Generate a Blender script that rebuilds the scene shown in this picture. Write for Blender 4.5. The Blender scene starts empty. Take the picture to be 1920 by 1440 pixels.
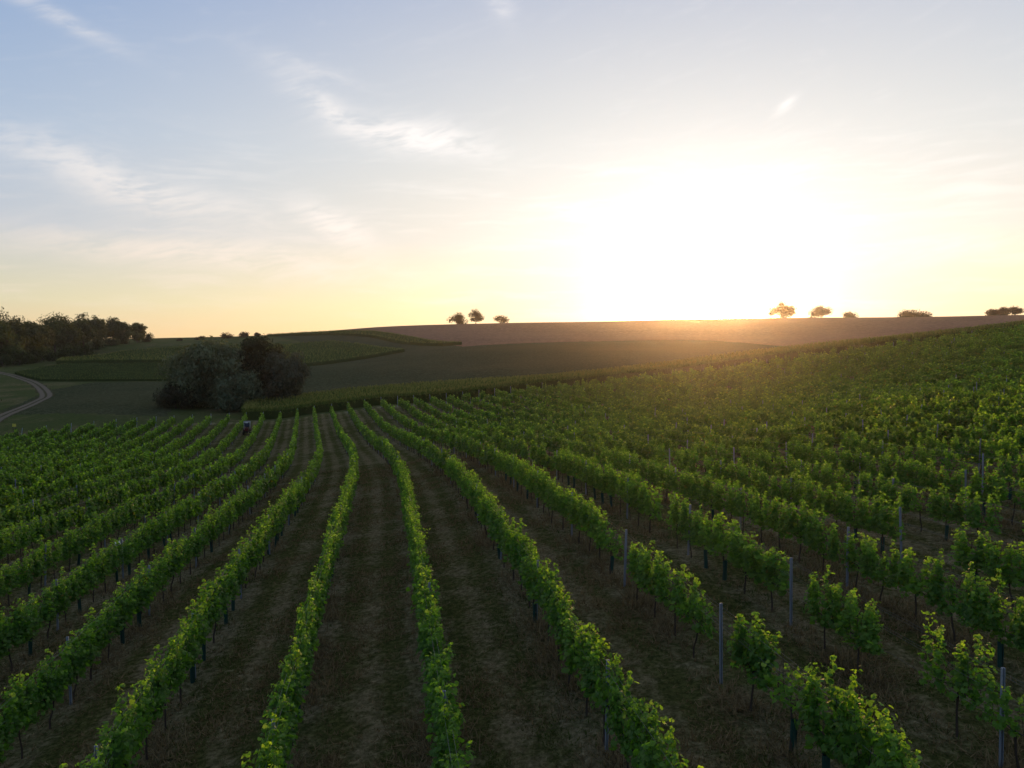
import bpy, math
import numpy as np
from mathutils import Vector
from mathutils.geometry import delaunay_2d_cdt

rad = math.radians
scene = bpy.context.scene
COL = scene.collection
rng = np.random.default_rng(7)

# ------------------------------------------------------------------ camera
CAM_Z = 8.0
cam_d = bpy.data.cameras.new("camera")
cam_d.sensor_width = 36.0
cam_d.lens = 36.0 * 1356.0 / 1920.0
cam_d.clip_start = 0.3
cam_d.clip_end = 9000.0
cam = bpy.data.objects.new("camera", cam_d)
cam.location = (0, 0, CAM_Z)
cam.rotation_euler = (rad(90 - 2.955), 0, 0)
COL.objects.link(cam)
scene.camera = cam

# ------------------------------------------------------------------ node expression helper
class E:
    nt = None
    def __init__(s, sock): s.s = sock
    @staticmethod
    def n(kind, **kw):
        nd = E.nt.nodes.new(kind)
        for k, v in kw.items(): setattr(nd, k, v)
        return nd
    @staticmethod
    def put(inp, v):
        if isinstance(v, E): E.nt.links.new(v.s, inp)
        elif v is not None: inp.default_value = v
    @staticmethod
    def m(op, a, b=None, c=None, clamp=False):
        nd = E.n("ShaderNodeMath", operation=op, use_clamp=clamp)
        for i, v in enumerate((a, b, c)):
            if v is not None: E.put(nd.inputs[i], v)
        return E(nd.outputs[0])
    def __add__(s, o): return E.m('ADD', s, o)
    __radd__ = __add__
    def __sub__(s, o): return E.m('SUBTRACT', s, o)
    def __rsub__(s, o): return E.m('SUBTRACT', o, s)
    def __mul__(s, o): return E.m('MULTIPLY', s, o)
    __rmul__ = __mul__
    def __truediv__(s, o): return E.m('DIVIDE', s, o)
    def __neg__(s): return E.m('MULTIPLY', s, -1.0)
def expo(a): return E.m('POWER', 2.718281828, a)
def sstep(a, lo, hi):
    nd = E.n("ShaderNodeMapRange", interpolation_type='SMOOTHSTEP')
    E.put(nd.inputs[0], a); E.put(nd.inputs[1], lo); E.put(nd.inputs[2], hi)
    return E(nd.outputs[0])
def mixc(f, a, b, blend='MIX'):
    nd = E.n("ShaderNodeMix", data_type='RGBA', blend_type=blend)
    E.put(nd.inputs[0], f)
    for i, v in ((6, a), (7, b)):
        E.put(nd.inputs[i], v if isinstance(v, E) else (*v, 1.0))
    return E(nd.outputs[2])
def noise(vec, scale, detail=4.0, rough=0.55, dist=0.0):
    nd = E.n("ShaderNodeTexNoise")
    if vec is not None: E.put(nd.inputs["Vector"], vec)
    nd.inputs["Scale"].default_value = scale
    nd.inputs["Detail"].default_value = detail
    nd.inputs["Roughness"].default_value = rough
    nd.inputs["Distortion"].default_value = dist
    return E(nd.outputs[0])
def combine(x, y, z):
    nd = E.n("ShaderNodeCombineXYZ")
    for i, v in enumerate((x, y, z)): E.put(nd.inputs[i], v)
    return E(nd.outputs[0])
def ramp(f, stops):
    nd = E.n("ShaderNodeValToRGB")
    el = nd.color_ramp.elements
    while len(el) < len(stops): el.new(0.5)
    for e, (p, c) in zip(el, stops):
        e.position = p; e.color = (*c, 1.0)
    E.put(nd.inputs[0], f)
    return E(nd.outputs[0])

# ------------------------------------------------------------------ sky
SUN_AZ, SUN_EL = 15.0, 3.0
sd = Vector((math.sin(rad(SUN_AZ)) * math.cos(rad(SUN_EL)), math.cos(rad(SUN_AZ)) * math.cos(rad(SUN_EL)), math.sin(rad(SUN_EL))))
world = bpy.data.worlds.new("World")
scene.world = world
world.use_nodes = True
def build_world():
    nt = world.node_tree; nt.nodes.clear(); E.nt = nt
    out = E.n("ShaderNodeOutputWorld"); bg = E.n("ShaderNodeBackground")
    nt.links.new(bg.outputs[0], out.inputs[0])
    sky = E.n("ShaderNodeTexSky", sky_type='NISHITA', sun_disc=False)
    sky.sun_elevation = rad(SUN_EL); sky.sun_rotation = rad(SUN_AZ)
    sky.altitude = 300; sky.air_density = 1.0; sky.dust_density = 1.2; sky.ozone_density = 1.5
    tc = E.n("ShaderNodeTexCoord"); gen = E(tc.outputs["Generated"])
    sep = E.n("ShaderNodeSeparateXYZ"); E.put(sep.inputs[0], gen)
    x, y, z = (E(o) for o in sep.outputs)
    dot = E.n("ShaderNodeVectorMath", operation='DOT_PRODUCT')
    E.put(dot.inputs[0], gen); dot.inputs[1].default_value = sd
    th = E.m('ARCCOSINE', E.m('MINIMUM', E(dot.outputs["Value"]), 1.0)) * 57.29578      # degrees from the sun
    el = E.m('ARCSINE', z) * 57.29578
    az = E.m('ARCTAN2', x, y) * 57.29578
    elp = E.m('MAXIMUM', el, 0.0)
    # clear evening sky by height above the horizon
    base = ramp(elp / 90.0, [(0.0, (.56, .42, .25)), (.035, (.44, .48, .388)), (.09, (.29, .40, .56)), (.16, (.21, .36, .59)),
                             (.28, (.085, .245, .55)), (.5, (.24, .30, .43)), (1.0, (.36, .38, .43))])
    # dimmer away from the sun
    dim = 1.0 - 0.1 * sstep(th, 60.0, 160.0)
    base = mixc(1.0, base, combine(dim, dim, dim), 'MULTIPLY')
    nis = mixc(1.0, E(sky.outputs[0]), (0.006, 0.006, 0.006), 'MULTIPLY')
    colr = mixc(1.0, base, nis, 'ADD')
    # aureole of the low sun in hazy air
    g0 = expo(-th / 1.2) * 300.0
    da, de = (az - SUN_AZ) * .8, (el - SUN_EL + .7) * 1.1
    t2 = da * da + de * de
    g1 = expo(t2 / -1444.0)
    g3 = expo(t2 / -150.0)
    g2 = expo(th / -30.0 - elp / 4.5)
    glow = combine(g0 + g1 * .70 + g3 * .09 + g2 * .44, g0 * .70 + g1 * .50 + g3 * .19 + g2 * .03, g0 * .35 + g1 * .155 + g3 * .34)
    colr = mixc(1.0, colr, glow, 'ADD')
    # cirrus: long streaks, each with its own place; fibrous noise
    warp = noise(combine(az, el, 0.0), 0.12, 2.0, .5)
    fib = noise(combine(az * 0.20 + warp * 1.5, el * 0.85 - az * 0.16 + warp * 2.0, 0.3), 1.5, 4.5, .64)
    fib2 = noise(combine(az * 0.10, el * 0.9 + warp * 1.2, 3.7), 1.1, 4.5, .62)
    def streak(a0, e0, a1, e1, wid, amt):
        ca, ce = (a0 + a1) / 2, (e0 + e1) / 2
        L = math.hypot(a1 - a0, e1 - e0) / 2; c, s = (a1 - a0) / 2 / L, (e1 - e0) / 2 / L
        u = ((az - ca) * c + (el - ce) * s) / L
        v = ((el - ce) * c - (az - ca) * s + (warp - .5) * wid * 2.2) / wid
        return expo(-(u * u * 1.3 + v * v)) * amt
    ms = None
    for st in STREAKS:
        k = streak(*st); ms = k if ms is None else ms + k
    cl = E.m('MULTIPLY', ms, sstep(fib, .25, .62) * 1.25, clamp=True)
    band = sstep(fib2, .46, .74) * sstep(el, 0.5, 4.0) * (1.0 - sstep(el, 11.0, 17.0)) * 0.42
    veil = sstep(fib, .5, .8) * 0.10
    cl = E.m('ADD', E.m('MAXIMUM', cl, band), veil, clamp=True)
    gl = 0.80 + expo(-th / 16.0) * 1.2
    lw = 1.0 - sstep(el, 5.0, 13.0)
    ccol = combine(gl * (1.03 + lw * .05), gl * (0.97 - lw * .05), gl * (0.93 - lw * .15))
    colr = mixc(cl * 0.75, colr, ccol)
    # below the horizon the sky goes on as dim haze
    colr = mixc(sstep(el, -6.0, -0.5), (.10, .09, .07), colr)
    E.put(bg.inputs[0], colr)
    bg.inputs[1].default_value = 0.96
STREAKS = [  # azimuth, elevation, azimuth, elevation (degrees), half width, amount
    (-35.5, 22.0, -27.5, 19.4, .5, .42), (-19.5, 20.6, -11.0, 19.0, .6, .3), (-18.0, 19.4, -11.5, 15.8, .9, .5),
    (-13.5, 16.4, -1.8, 15.0, 1.2, .95), (-2.6, 26.4, .2, 23.5, .9, .35),
    (-37.0, 13.2, -18.0, 8.8, 1.4, .75), (-17.0, 10.6, -10.5, 7.8, 1.1, .95), (-36.0, 7.4, -8.0, 5.6, 1.1, .8),
    (19.6, 16.6, 21.2, 17.6, .35, .5), (26.0, 6.2, 36.0, 7.2, .8, .5)]
build_world()
world.cycles.sampling_method = 'MANUAL'; world.cycles.sample_map_resolution = 1024

sun_d = bpy.data.lights.new("sun", 'SUN')
sun_d.energy = 3.0; sun_d.angle = rad(0.6); sun_d.color = (1.0, 0.50, 0.18)
sun = bpy.data.objects.new("sun", sun_d)
sun.rotation_euler = (-sd).to_track_quat('-Z', 'Y').to_euler()
sun.location = (0, 0, 60)
COL.objects.link(sun)

scene.view_settings.view_transform = 'Standard'
scene.view_settings.look = 'None'
scene.view_settings.exposure = 0.15
scene.view_settings.gamma = 1.0
scene.view_settings.use_curve_mapping = False
scene.render.engine = 'CYCLES'
cy = scene.cycles
cy.use_denoising = True
cy.denoising_input_passes = 'RGB_ALBEDO_NORMAL'; cy.denoising_prefilter = 'ACCURATE'
cy.max_bounces = 4; cy.diffuse_bounces = 2; cy.glossy_bounces = 1; cy.transmission_bounces = 3
cy.volume_bounces = 0; cy.transparent_max_bounces = 6
cy.caustics_reflective = False; cy.caustics_refractive = False
cy.sample_clamp_indirect = 6.0

# ------------------------------------------------------------------ helpers
def tag(o, label=None, cat=None, group=None, kind=None):
    for k, v in (("label", label), ("category", cat), ("group", group), ("kind", kind)):
        if v: o[k] = v
    return o
def link(o, parent=None):
    COL.objects.link(o)
    if parent is not None: o.parent = parent
    return o
def empty(name, loc=(0, 0, 0), rz=0.0):
    o = bpy.data.objects.new(name, None)
    o.location = loc; o.rotation_euler = (0, 0, rz); o.empty_display_size = 0.2
    COL.objects.link(o)
    return o
def mesh_np(name, V, polys, mats, tint=None, mat_idx=None, smooth=False, attrs=None):
    """polys: list of (n,k) int arrays, k=3 or 4"""
    me = bpy.data.meshes.new(name)
    V = np.asarray(V, np.float32)
    me.vertices.add(len(V)); me.vertices.foreach_set("co", V.ravel())
    polys = [np.asarray(p, np.int32) for p in polys if len(p)]
    loops = np.concatenate([p.ravel() for p in polys])
    tot = np.concatenate([np.full(len(p), p.shape[1], np.int32) for p in polys])
    st = np.concatenate(([0], np.cumsum(tot)[:-1])).astype(np.int32)
    me.loops.add(len(loops)); me.loops.foreach_set("vertex_index", loops)
    me.polygons.add(len(tot)); me.polygons.foreach_set("loop_start", st)
    if mat_idx is not None: me.polygons.foreach_set("material_index", np.asarray(mat_idx, np.int32))
    me.polygons.foreach_set("use_smooth", np.full(len(tot), bool(smooth)))
    for m in (mats if isinstance(mats, (list, tuple)) else [mats]): me.materials.append(m)
    if tint is not None:
        a = me.attributes.new("tint", 'FLOAT_COLOR', 'POINT')
        T = np.ones((len(V), 4), np.float32); T[:, :3] = tint
        a.data.foreach_set("color", T.ravel())
    for k, v in (attrs or {}).items():
        a = me.attributes.new(k, 'FLOAT', 'POINT'); a.data.foreach_set("value", np.asarray(v, np.float32))
    me.update(calc_edges=True); me.validate()
    return me
class MB:
    """collects numpy pieces into one mesh"""
    def __init__(s): s.V, s.P3, s.P4, s.T, s.M3, s.M4, s.n = [], [], [], [], [], [], 0
    def add(s, V, tri=None, quad=None, tint=None, mi=0):
        V = np.asarray(V, np.float32).reshape(-1, 3)
        s.V.append(V)
        if tri is not None and len(tri): s.P3.append(np.asarray(tri) + s.n); s.M3.append(np.full(len(tri), mi))
        if quad is not None and len(quad): s.P4.append(np.asarray(quad) + s.n); s.M4.append(np.full(len(quad), mi))
        t = np.ones((len(V), 3), np.float32)
        if tint is not None: t[:] = tint
        s.T.append(t); s.n += len(V)
    def inst(s, T, tri, quad, C, R, S, tint, mi=0):
        """template T (k,3) at centres C with frames R (n,3,3 columns) and sizes S"""
        n, k = len(C), len(T)
        S = np.asarray(S, np.float32); S = S.reshape(n, 1, -1)
        V = np.einsum('nij,nkj->nki', R, T[None] * S) + C[:, None, :]
        off = (np.arange(n) * k)[:, None, None]
        tr = (np.asarray(tri)[None] + off).reshape(-1, 3) if tri is not None else None
        qd = (np.asarray(quad)[None] + off).reshape(-1, 4) if quad is not None else None
        s.add(V, tr, qd, np.repeat(tint, k, 0), mi)
    def box(s, c, d, rz=0.0, tint=None, mi=0, taper=1.0, rx=0.0):
        v = np.array([(x, y, z) for z in (-.5, .5) for y in (-.5, .5) for x in (-.5, .5)]) * np.array(d)
        v[4:, :2] *= taper
        ca, sa = math.cos(rx), math.sin(rx)
        v = np.stack([v[:, 0], v[:, 1] * ca - v[:, 2] * sa, v[:, 1] * sa + v[:, 2] * ca], 1)
        ca, sa = math.cos(rz), math.sin(rz)
        v = np.stack([v[:, 0] * ca - v[:, 1] * sa, v[:, 0] * sa + v[:, 1] * ca, v[:, 2]], 1) + np.array(c)
        s.add(v, quad=[(0, 2, 3, 1), (4, 5, 7, 6), (0, 1, 5, 4), (2, 6, 7, 3), (0, 4, 6, 2), (1, 3, 7, 5)], tint=tint, mi=mi)
    def tube(s, pts, radii, k=6, tint=None, mi=0, cap=True):
        pts = np.asarray(pts, float); m = len(pts)
        d = np.gradient(pts, axis=0); d /= np.linalg.norm(d, axis=1)[:, None] + 1e-9
        ref = np.where(np.abs(d[:, 2:3]) > .9, np.array([[1., 0, 0]]), np.array([[0, 0, 1.]]))
        a = np.cross(d, ref); a /= np.linalg.norm(a, axis=1)[:, None] + 1e-9
        b = np.cross(d, a)
        ang = np.arange(k) * 2 * math.pi / k
        V = pts[:, None] + np.asarray(radii).reshape(-1, 1, 1) * (np.cos(ang)[None, :, None] * a[:, None] + np.sin(ang)[None, :, None] * b[:, None])
        q = [(i * k + j, i * k + (j + 1) % k, (i + 1) * k + (j + 1) % k, (i + 1) * k + j) for i in range(m - 1) for j in range(k)]
        V = V.reshape(-1, 3); tri = None
        if cap:
            V = np.concatenate([V, pts[:1], pts[-1:]]); e = (m - 1) * k
            tri = [(m * k, j, (j + 1) % k) for j in range(k)] + [(m * k + 1, e + (j + 1) % k, e + j) for j in range(k)]
        s.add(V, tri, q, tint, mi)
    def mesh(s, name, mats, smooth=False):
        P3 = np.concatenate(s.P3) if s.P3 else np.zeros((0, 3), int); P4 = np.concatenate(s.P4) if s.P4 else np.zeros((0, 4), int)
        mi = np.concatenate((s.M3 or [np.zeros(0, int)]) + (s.M4 or [np.zeros(0, int)]))
        return mesh_np(name, np.concatenate(s.V), [P3, P4], mats, np.concatenate(s.T), mi, smooth)
    def obj(s, name, mats, parent=None, smooth=False):
        return link(bpy.data.objects.new(name, s.mesh(name, mats, smooth)), parent)
def frames(nrm, tip):
    """rotation frames whose z is nrm and y is tip made square to it"""
    nrm = nrm / (np.linalg.norm(nrm, axis=1)[:, None] + 1e-9)
    y = tip - nrm * np.sum(tip * nrm, 1)[:, None]
    y /= np.linalg.norm(y, axis=1)[:, None] + 1e-9
    return np.stack([np.cross(y, nrm), y, nrm], 2)
def ORD(n):
    w = "first second third fourth fifth sixth seventh eighth ninth tenth eleventh twelfth thirteenth fourteenth fifteenth sixteenth seventeenth eighteenth nineteenth twentieth".split()
    if n <= 20: return w[n - 1]
    tens = {2: "twenty", 3: "thirty", 4: "forty", 5: "fifty"}[n // 10]
    return {20: "twentieth", 30: "thirtieth", 40: "fortieth", 50: "fiftieth"}[n] if n % 10 == 0 else tens + "-" + w[n % 10 - 1]

# ------------------------------------------------------------------ terrain
def pl(x, xs, ys):                       # smoothed piecewise line
    x = np.asarray(x, float); w = 1.6
    return sum(np.interp(x + d * w, xs, ys) for d in (-1, -.5, 0, .5, 1)) / 5
HO = ([-75, -51, -37, -24, -17, -11, -8, -5, -2, 1, 4, 7, 10, 13, 16, 19, 65, 94, 125, 160, 220],
      [8.6, 8.4, 8.1, 7.8, 7.8, 7.7, 7.2, 6.75, 6.4, 6.15, 5.6, 5.25, 5.1, 5.0, 4.9, 4.75, 0, -3.9, -7.8, -12, -15])
PY = ([0, 24, 37, 48, 82, 102, 127, 160], [0, 0, .55, 1.2, 3.75, 4.3, 3.9, 3.6])
YE = ([-75, -54, -37, -18, 0, 36, 125, 220], [98, 106, 120, 126, 128, 132, 135, 137])
_yy = np.arange(-50, 400, .25)
_sl = np.interp(_yy, [36, 80], [-.175, -.285])
_cc = np.cumsum(_sl) * .25
_cc -= np.interp(0, _yy, _cc)
def cX(Y): return np.interp(Y, _yy, _cc) + np.where(np.asarray(Y) < -50, 0, 0)
def cS(Y): return np.interp(Y, _yy, _sl)
def hO(o): return pl(o, *HO)
def pY(Y): return pl(Y, *PY)
def yE(o): return pl(o, *YE)
CANOPY = 1.8
def z_vine(X, Y):
    o = X - cX(Y)
    return CAM_Z - hO(o) - pY(Y) - CANOPY
CTRL = [(-40,170,-12.0),(-20,172,-10.5),(0,175,-9.4),(14,175,-8.8),(42,178,-6.5),(76,182,-3.3),(118,180,2.4),(-50,168,-12.9),(-48,250,-7.4),(-22,330,0.0),(7,240,-5.3),(36,345,2.5),(82,350,3.3),(43,245,-2.7),(104,320,1.6),(115,290,0.0),(127,250,1.8),(140,240,3.9),(152,232,6.5),(-162,480,7.1),(-130,490,9.7),(-198,480,4.9),(-221,470,3.5),(-252,450,1.7),(-96,500,13.2),(-38,520,16.2),(16,530,17.7),(127,540,20.4),(214,540,21.2),(288,530,21.0),(367,520,22.1),(-84,140,-12.4),(-105,175,-11.6),(-130,225,-10.9),(-155,270,-9.0),(-173,300,-7.1),(-213,370,-3.6),(-221,385,0.0),(-191,270,-8.0),(-117,165,-13.4),(-62,150,-12.7),(-110,225,-10.9),(-146,300,-7.1),(-86,290,-8.5),(-98,370,-2.7),(-77,400,2.9),(45,440,9.7),(163,410,9.0),(235,380,11.2),(-49,420,6.2),(-260,280,-8.2),(-140,150,-14.4)]
CT = [(x, y, z + CAM_Z) for x, y, z in CTRL]
for _o in (-70, -50, -32, -15, 0, 20, 40, 60, 80, 100, 125, 155, 200):
    for _d in (4, 12):
        _Y = float(yE(_o)) + _d; _X = float(_o + cX(_Y)); CT.append((_X, _Y, float(z_vine(_X, _Y))))
for _x in (-300, -150, 0, 130, 260, 400): CT.append((_x, 640, CAM_Z + 12 + _x * .012))
CT += [(420, 200, CAM_Z + 16), (420, 380, CAM_Z + 19), (-420, 200, -6), (-420, 420, 4), (300, 230, CAM_Z + 13), (300, 320, CAM_Z + 12)]
CT = np.array(CT)
def _U(r2): return 0.5 * r2 * np.log(r2 + 1e-9)
_d2 = ((CT[:, None, :2] - CT[None, :, :2]) ** 2).sum(2) / 1e4
_n = len(CT)
_A = np.zeros((_n + 3, _n + 3)); _A[:_n, :_n] = _U(_d2) + np.eye(_n) * 4e-4
_A[:_n, _n] = 1; _A[:_n, _n + 1:] = CT[:, :2] / 100; _A[_n:, :_n] = _A[:_n, _n:].T
_w = np.linalg.solve(_A, np.concatenate([CT[:, 2], np.zeros(3)]))
def z_hill(X, Y):
    X = np.clip(X, -430, 430); Y = np.clip(Y, 60, 650)
    X, Y = np.broadcast_arrays(np.asarray(X, float), np.asarray(Y, float)); sh = X.shape
    X, Y = X.ravel(), Y.ravel(); out = np.empty(len(X))
    for i in range(0, len(X), 20000):
        x, y = X[i:i + 20000], Y[i:i + 20000]
        r2 = ((x[:, None] - CT[None, :, 0]) ** 2 + (y[:, None] - CT[None, :, 1]) ** 2) / 1e4
        out[i:i + 20000] = _U(r2) @ _w[:_n] + _w[_n] + (_w[_n + 1] * x + _w[_n + 2] * y) / 100
    return out.reshape(sh)
def ss(x, a, b):
    t = np.clip((x - a) / (b - a), 0, 1); return t * t * (3 - 2 * t)
def gz(X, Y):
    X = np.asarray(X, float); Y = np.asarray(Y, float)
    o = np.clip(X - cX(Y), -75, 220)
    zv = CAM_Z - hO(o) - pY(Y) - CANOPY
    zt = z_hill(X, Y)
    w = ss(Y - yE(o), 2, 18)
    z = zv * (1 - w) + zt * w
    r = np.hypot(X, Y)
    return z * (1 - ss(r, 640, 1300)) + -22.0 * ss(r, 640, 1300)

# ------------------------------------------------------------------ materials
def material(name, fn, rough=0.9, bump=None):
    m = bpy.data.materials.new(name); m.use_nodes = True
    nt = m.node_tree; nt.nodes.clear(); E.nt = nt
    out = E.n("ShaderNodeOutputMaterial"); b = E.n("ShaderNodeBsdfPrincipled")
    nt.links.new(b.outputs[0], out.inputs[0])
    b.inputs["Roughness"].default_value = rough
    b.inputs["Specular IOR Level"].default_value = 0.25 if rough < .9 else 0.0
    r = fn(b)
    if isinstance(r, tuple):
        E.put(b.inputs["Base Color"], r[0])
        bp = E.n("ShaderNodeBump"); bp.inputs["Strength"].default_value = r[2]; bp.inputs["Distance"].default_value = r[3]
        E.put(bp.inputs["Height"], r[1]); nt.links.new(bp.outputs[0], b.inputs["Normal"])
    elif r is not None: E.put(b.inputs["Base Color"], r)
    return m
def attr(name, out="Fac"):
    nd = E.n("ShaderNodeAttribute", attribute_name=name)
    return E(nd.outputs[out])
def pos():
    return E(E.n("ShaderNodeNewGeometry").outputs["Position"])
def flat(c): return lambda b: mixc(noise(None, 6.0), tuple(v * .8 for v in c), tuple(min(1, v * 1.15) for v in c))

def leaf_material(name, trans=0.5, tcol=(2.3, 2.6, .7), rough=.55, spec=.3):
    m = bpy.data.materials.new(name); m.use_nodes = True
    nt = m.node_tree; nt.nodes.clear(); E.nt = nt
    out = E.n("ShaderNodeOutputMaterial"); b = E.n("ShaderNodeBsdfPrincipled"); t = E.n("ShaderNodeBsdfTranslucent")
    mx = E.n("ShaderNodeMixShader"); mx.inputs[0].default_value = trans
    c = attr("tint", "Color")
    rnd = E(E.n("ShaderNodeObjectInfo").outputs["Random"])
    c = mixc(1.0, c, mixc(rnd, (.84, .90, .9), (1.16, 1.10, 1.0)), 'MULTIPLY')
    b.inputs["Roughness"].default_value = rough; b.inputs["Specular IOR Level"].default_value = spec
    E.put(b.inputs["Base Color"], c)
    E.put(t.inputs["Color"], mixc(1.0, c, tcol, 'MULTIPLY'))
    nt.links.new(b.outputs[0], mx.inputs[1]); nt.links.new(t.outputs[0], mx.inputs[2]); nt.links.new(mx.outputs[0], out.inputs[0])
    return m
M_LEAF = leaf_material("vine_leaf")
M_TREE = leaf_material("tree_leaf", .25, (1.6, 1.4, .6), .8, .1)
M_CORN = leaf_material("corn_leaf", .3, (1.6, 1.6, .5), .8, .0)
M_GRASS = leaf_material("grass_blade", .3, (1.2, 1.1, .7), .9, .0)
M_BARK = material("bark", lambda b: mixc(noise(None, 9.0, 5), (.035, .026, .018), (.10, .075, .055)))
M_STEEL = material("galvanised_steel", lambda b: (b.inputs["Metallic"].__setattr__("default_value", .35), mixc(noise(None, 14.0, 4), (.22, .24, .27), (.36, .39, .43)))[1], .5)
M_WIRE = material("wire_steel", flat((.20, .20, .19)), .75)
M_GUARD = material("guard_plastic", lambda b: mixc(noise(None, 5.0), (.012, .042, .032), (.022, .068, .046)), .5)

def f_vine_floor(b):
    p = pos(); o = attr("orow")
    q = E.m('FRACT', (o - 1.0) / 3.0 + 0.5)
    d = E.m('ABSOLUTE', q - 0.5) * 3.0
    n1 = noise(p, .55, 5, .6); n2 = noise(p, 3.5, 6, .65); n3 = noise(p, 17.0, 4, .7); n4 = noise(p, .12, 3, .5)
    n5 = sstep(noise(p, 7.0, 5, .75), .32, .68)
    dry = mixc(n5 * .6 + n3 * .4, (.105, .092, .045), (.44, .375, .22))
    green = mixc(n5 * .7 + n3 * .3, (.032, .043, .012), (.190, .200, .070))
    soil = mixc(n5 * .5 + n2 * .5, (.12, .096, .06), (.36, .295, .195))
    f = sstep(n1 * .55 + n2 * .45 + (n4 - .5) * .35 + sstep(d, .95, 1.40) * .12 + (1.0 - sstep(d, .3, .75)) * .11, .46, .72)
    c = mixc(f, green, dry)
    f2 = sstep(n1 + sstep(d, 1.15, 1.45) * .09 + (n2 - .5) * .5, .68, .90)
    c = mixc(f2, c, soil)
    return c, n3 * .5 + n2 + n5 * .5, 1.0, .16
M_FLOOR = material("vineyard_floor", f_vine_floor, .95)
def f_meadow(b):
    p = pos(); n1 = noise(p, .09, 4); n2 = noise(p, 1.6, 6, .65)
    c = mixc(n2, (.032, .046, .015), (.095, .115, .04))
    return mixc(sstep(n1, .45, .7) * sstep(n2, .3, .7), c, (.16, .125, .07)), n2, .8, .3
M_MEADOW = material("meadow", f_meadow, .95)
def f_bean(b):
    p = pos(); n1 = noise(p, .02, 3); n2 = noise(p, .35, 6, .7); n3 = noise(p, 1.4, 4, .7)
    c = mixc(n2, (.040, .050, .026), (.120, .132, .072))
    c = mixc(sstep(n3, .38, .62), (.036, .044, .020), c)
    return mixc(sstep(n1, .4, .7) * .5, c, (.10, .098, .05)), n2 + n3, 1.0, .5
M_BEAN = material("bean_crop", f_bean, .95)
def f_stubble(b):
    p = pos(); sp = E.n("ShaderNodeSeparateXYZ"); E.put(sp.inputs[0], p)
    x, y = E(sp.outputs[0]), E(sp.outputs[1])
    n1 = noise(p, .015, 4); n2 = noise(p, .5, 6, .7)
    ln = noise(combine(x * .02, y * .35 + n1 * 3.0, 0.0), 1.2, 5, .6)
    c = mixc(sstep(n2, .3, .7), (.13, .070, .045), (.31, .178, .115))
    c = mixc(sstep(ln, .45, .65) * .45, c, (.13, .070, .045))
    return mixc(sstep(n1, .35, .65) * .4, c, (.28, .158, .10)), n2, .6, .2
M_STUBBLE = material("stubble", f_stubble, .95)
def f_path(b):
    p = pos(); d = attr("dpath"); n = noise(p, 1.2, 5); n2 = noise(p, 6.0, 4)
    a = E.m('ABSOLUTE', E.m('ABSOLUTE', d) - .8)
    dirt = mixc(n2, (.11, .09, .066), (.21, .175, .135))
    g = mixc(n2, (.03, .035, .014), (.09, .08, .04))
    return mixc(1.0 - sstep(a + (n - .5) * .8, .35, .75), g, dirt), n2, .6, .1
M_PATH = material("path_gravel", f_path, .95)

# ------------------------------------------------------------------ ground pieces (one terrain, split along field edges)
def inpoly(P, X, Y):
    P = np.asarray(P, float); ins = np.zeros(X.shape, bool)
    for (x0, y0), (x1, y1) in zip(P, np.roll(P, -1, 0)):
        c = (y0 > Y) != (y1 > Y)
        with np.errstate(divide='ignore', invalid='ignore'):
            ins ^= c & (X < (x1 - x0) * (Y - y0) / (y1 - y0) + x0)
    return ins
def smooth_line(P, n=12):
    P = np.asarray(P, float); Q = []
    pad = np.concatenate([P[:1] * 2 - P[1:2], P, P[-1:] * 2 - P[-2:-1]])
    for i in range(1, len(pad) - 2):
        p0, p1, p2, p3 = pad[i - 1:i + 3]
        for t in np.arange(n) / n:
            Q.append(.5 * (2 * p1 + (p2 - p0) * t + (2 * p0 - 5 * p1 + 4 * p2 - p3) * t * t + (3 * p1 - p0 - 3 * p2 + p3) * t ** 3))
    Q.append(P[-1])
    return np.array(Q)
def dist_line(L, X, Y):
    best = np.full(X.shape, 1e9); sg = np.zeros(X.shape)
    for (x0, y0), (x1, y1) in zip(L[:-1], L[1:]):
        dx, dy = x1 - x0, y1 - y0
        t = np.clip(((X - x0) * dx + (Y - y0) * dy) / (dx * dx + dy * dy + 1e-9), 0, 1)
        ex, ey = X - x0 - t * dx, Y - y0 - t * dy
        d = np.hypot(ex, ey); m = d < best
        best[m] = d[m]; sg[m] = np.sign(dx * ey - dy * ex)[m]
    return best * sg
PATH = smooth_line([(-84, 96), (-89, 118), (-95, 133), (-101, 148), (-109, 165), (-115, 178), (-130, 200), (-147, 222), (-162, 238), (-175, 250), (-203, 270)])
def end_pt(o, d):
    Y = float(yE(o)) + d; return (float(o + cX(Y)), Y)
STUB = [(-118, 478), (-109, 466), (-86, 451), (-70, 430), (-53, 402), (-36, 366), (-22, 331), (5, 338), (36, 345), (60, 349), (82, 350), (95, 338), (104, 320), (115, 290), (120, 270), (127, 250), (140, 240), (152, 232), (175, 222), (220, 210), (460, 190), (640, 400), (640, 700), (-130, 700)]
BEAN = [(-56, 166), (-40, 170), (-20, 172), (14, 175), (42, 178), (76, 182), (110, 181), (150, 184), (152, 232), (127, 250), (115, 290), (104, 320), (82, 350), (36, 345), (-22, 331), (-53, 402), (-86, 451), (-118, 478), (-160, 476), (-110, 400), (-150, 330), (-115, 290), (-62, 180)]
BEANL = [(-66, 138), (-98, 136), (-106, 150), (-113, 166), (-119, 180), (-126, 196), (-129, 222), (-80, 226), (-74, 160)]
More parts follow.
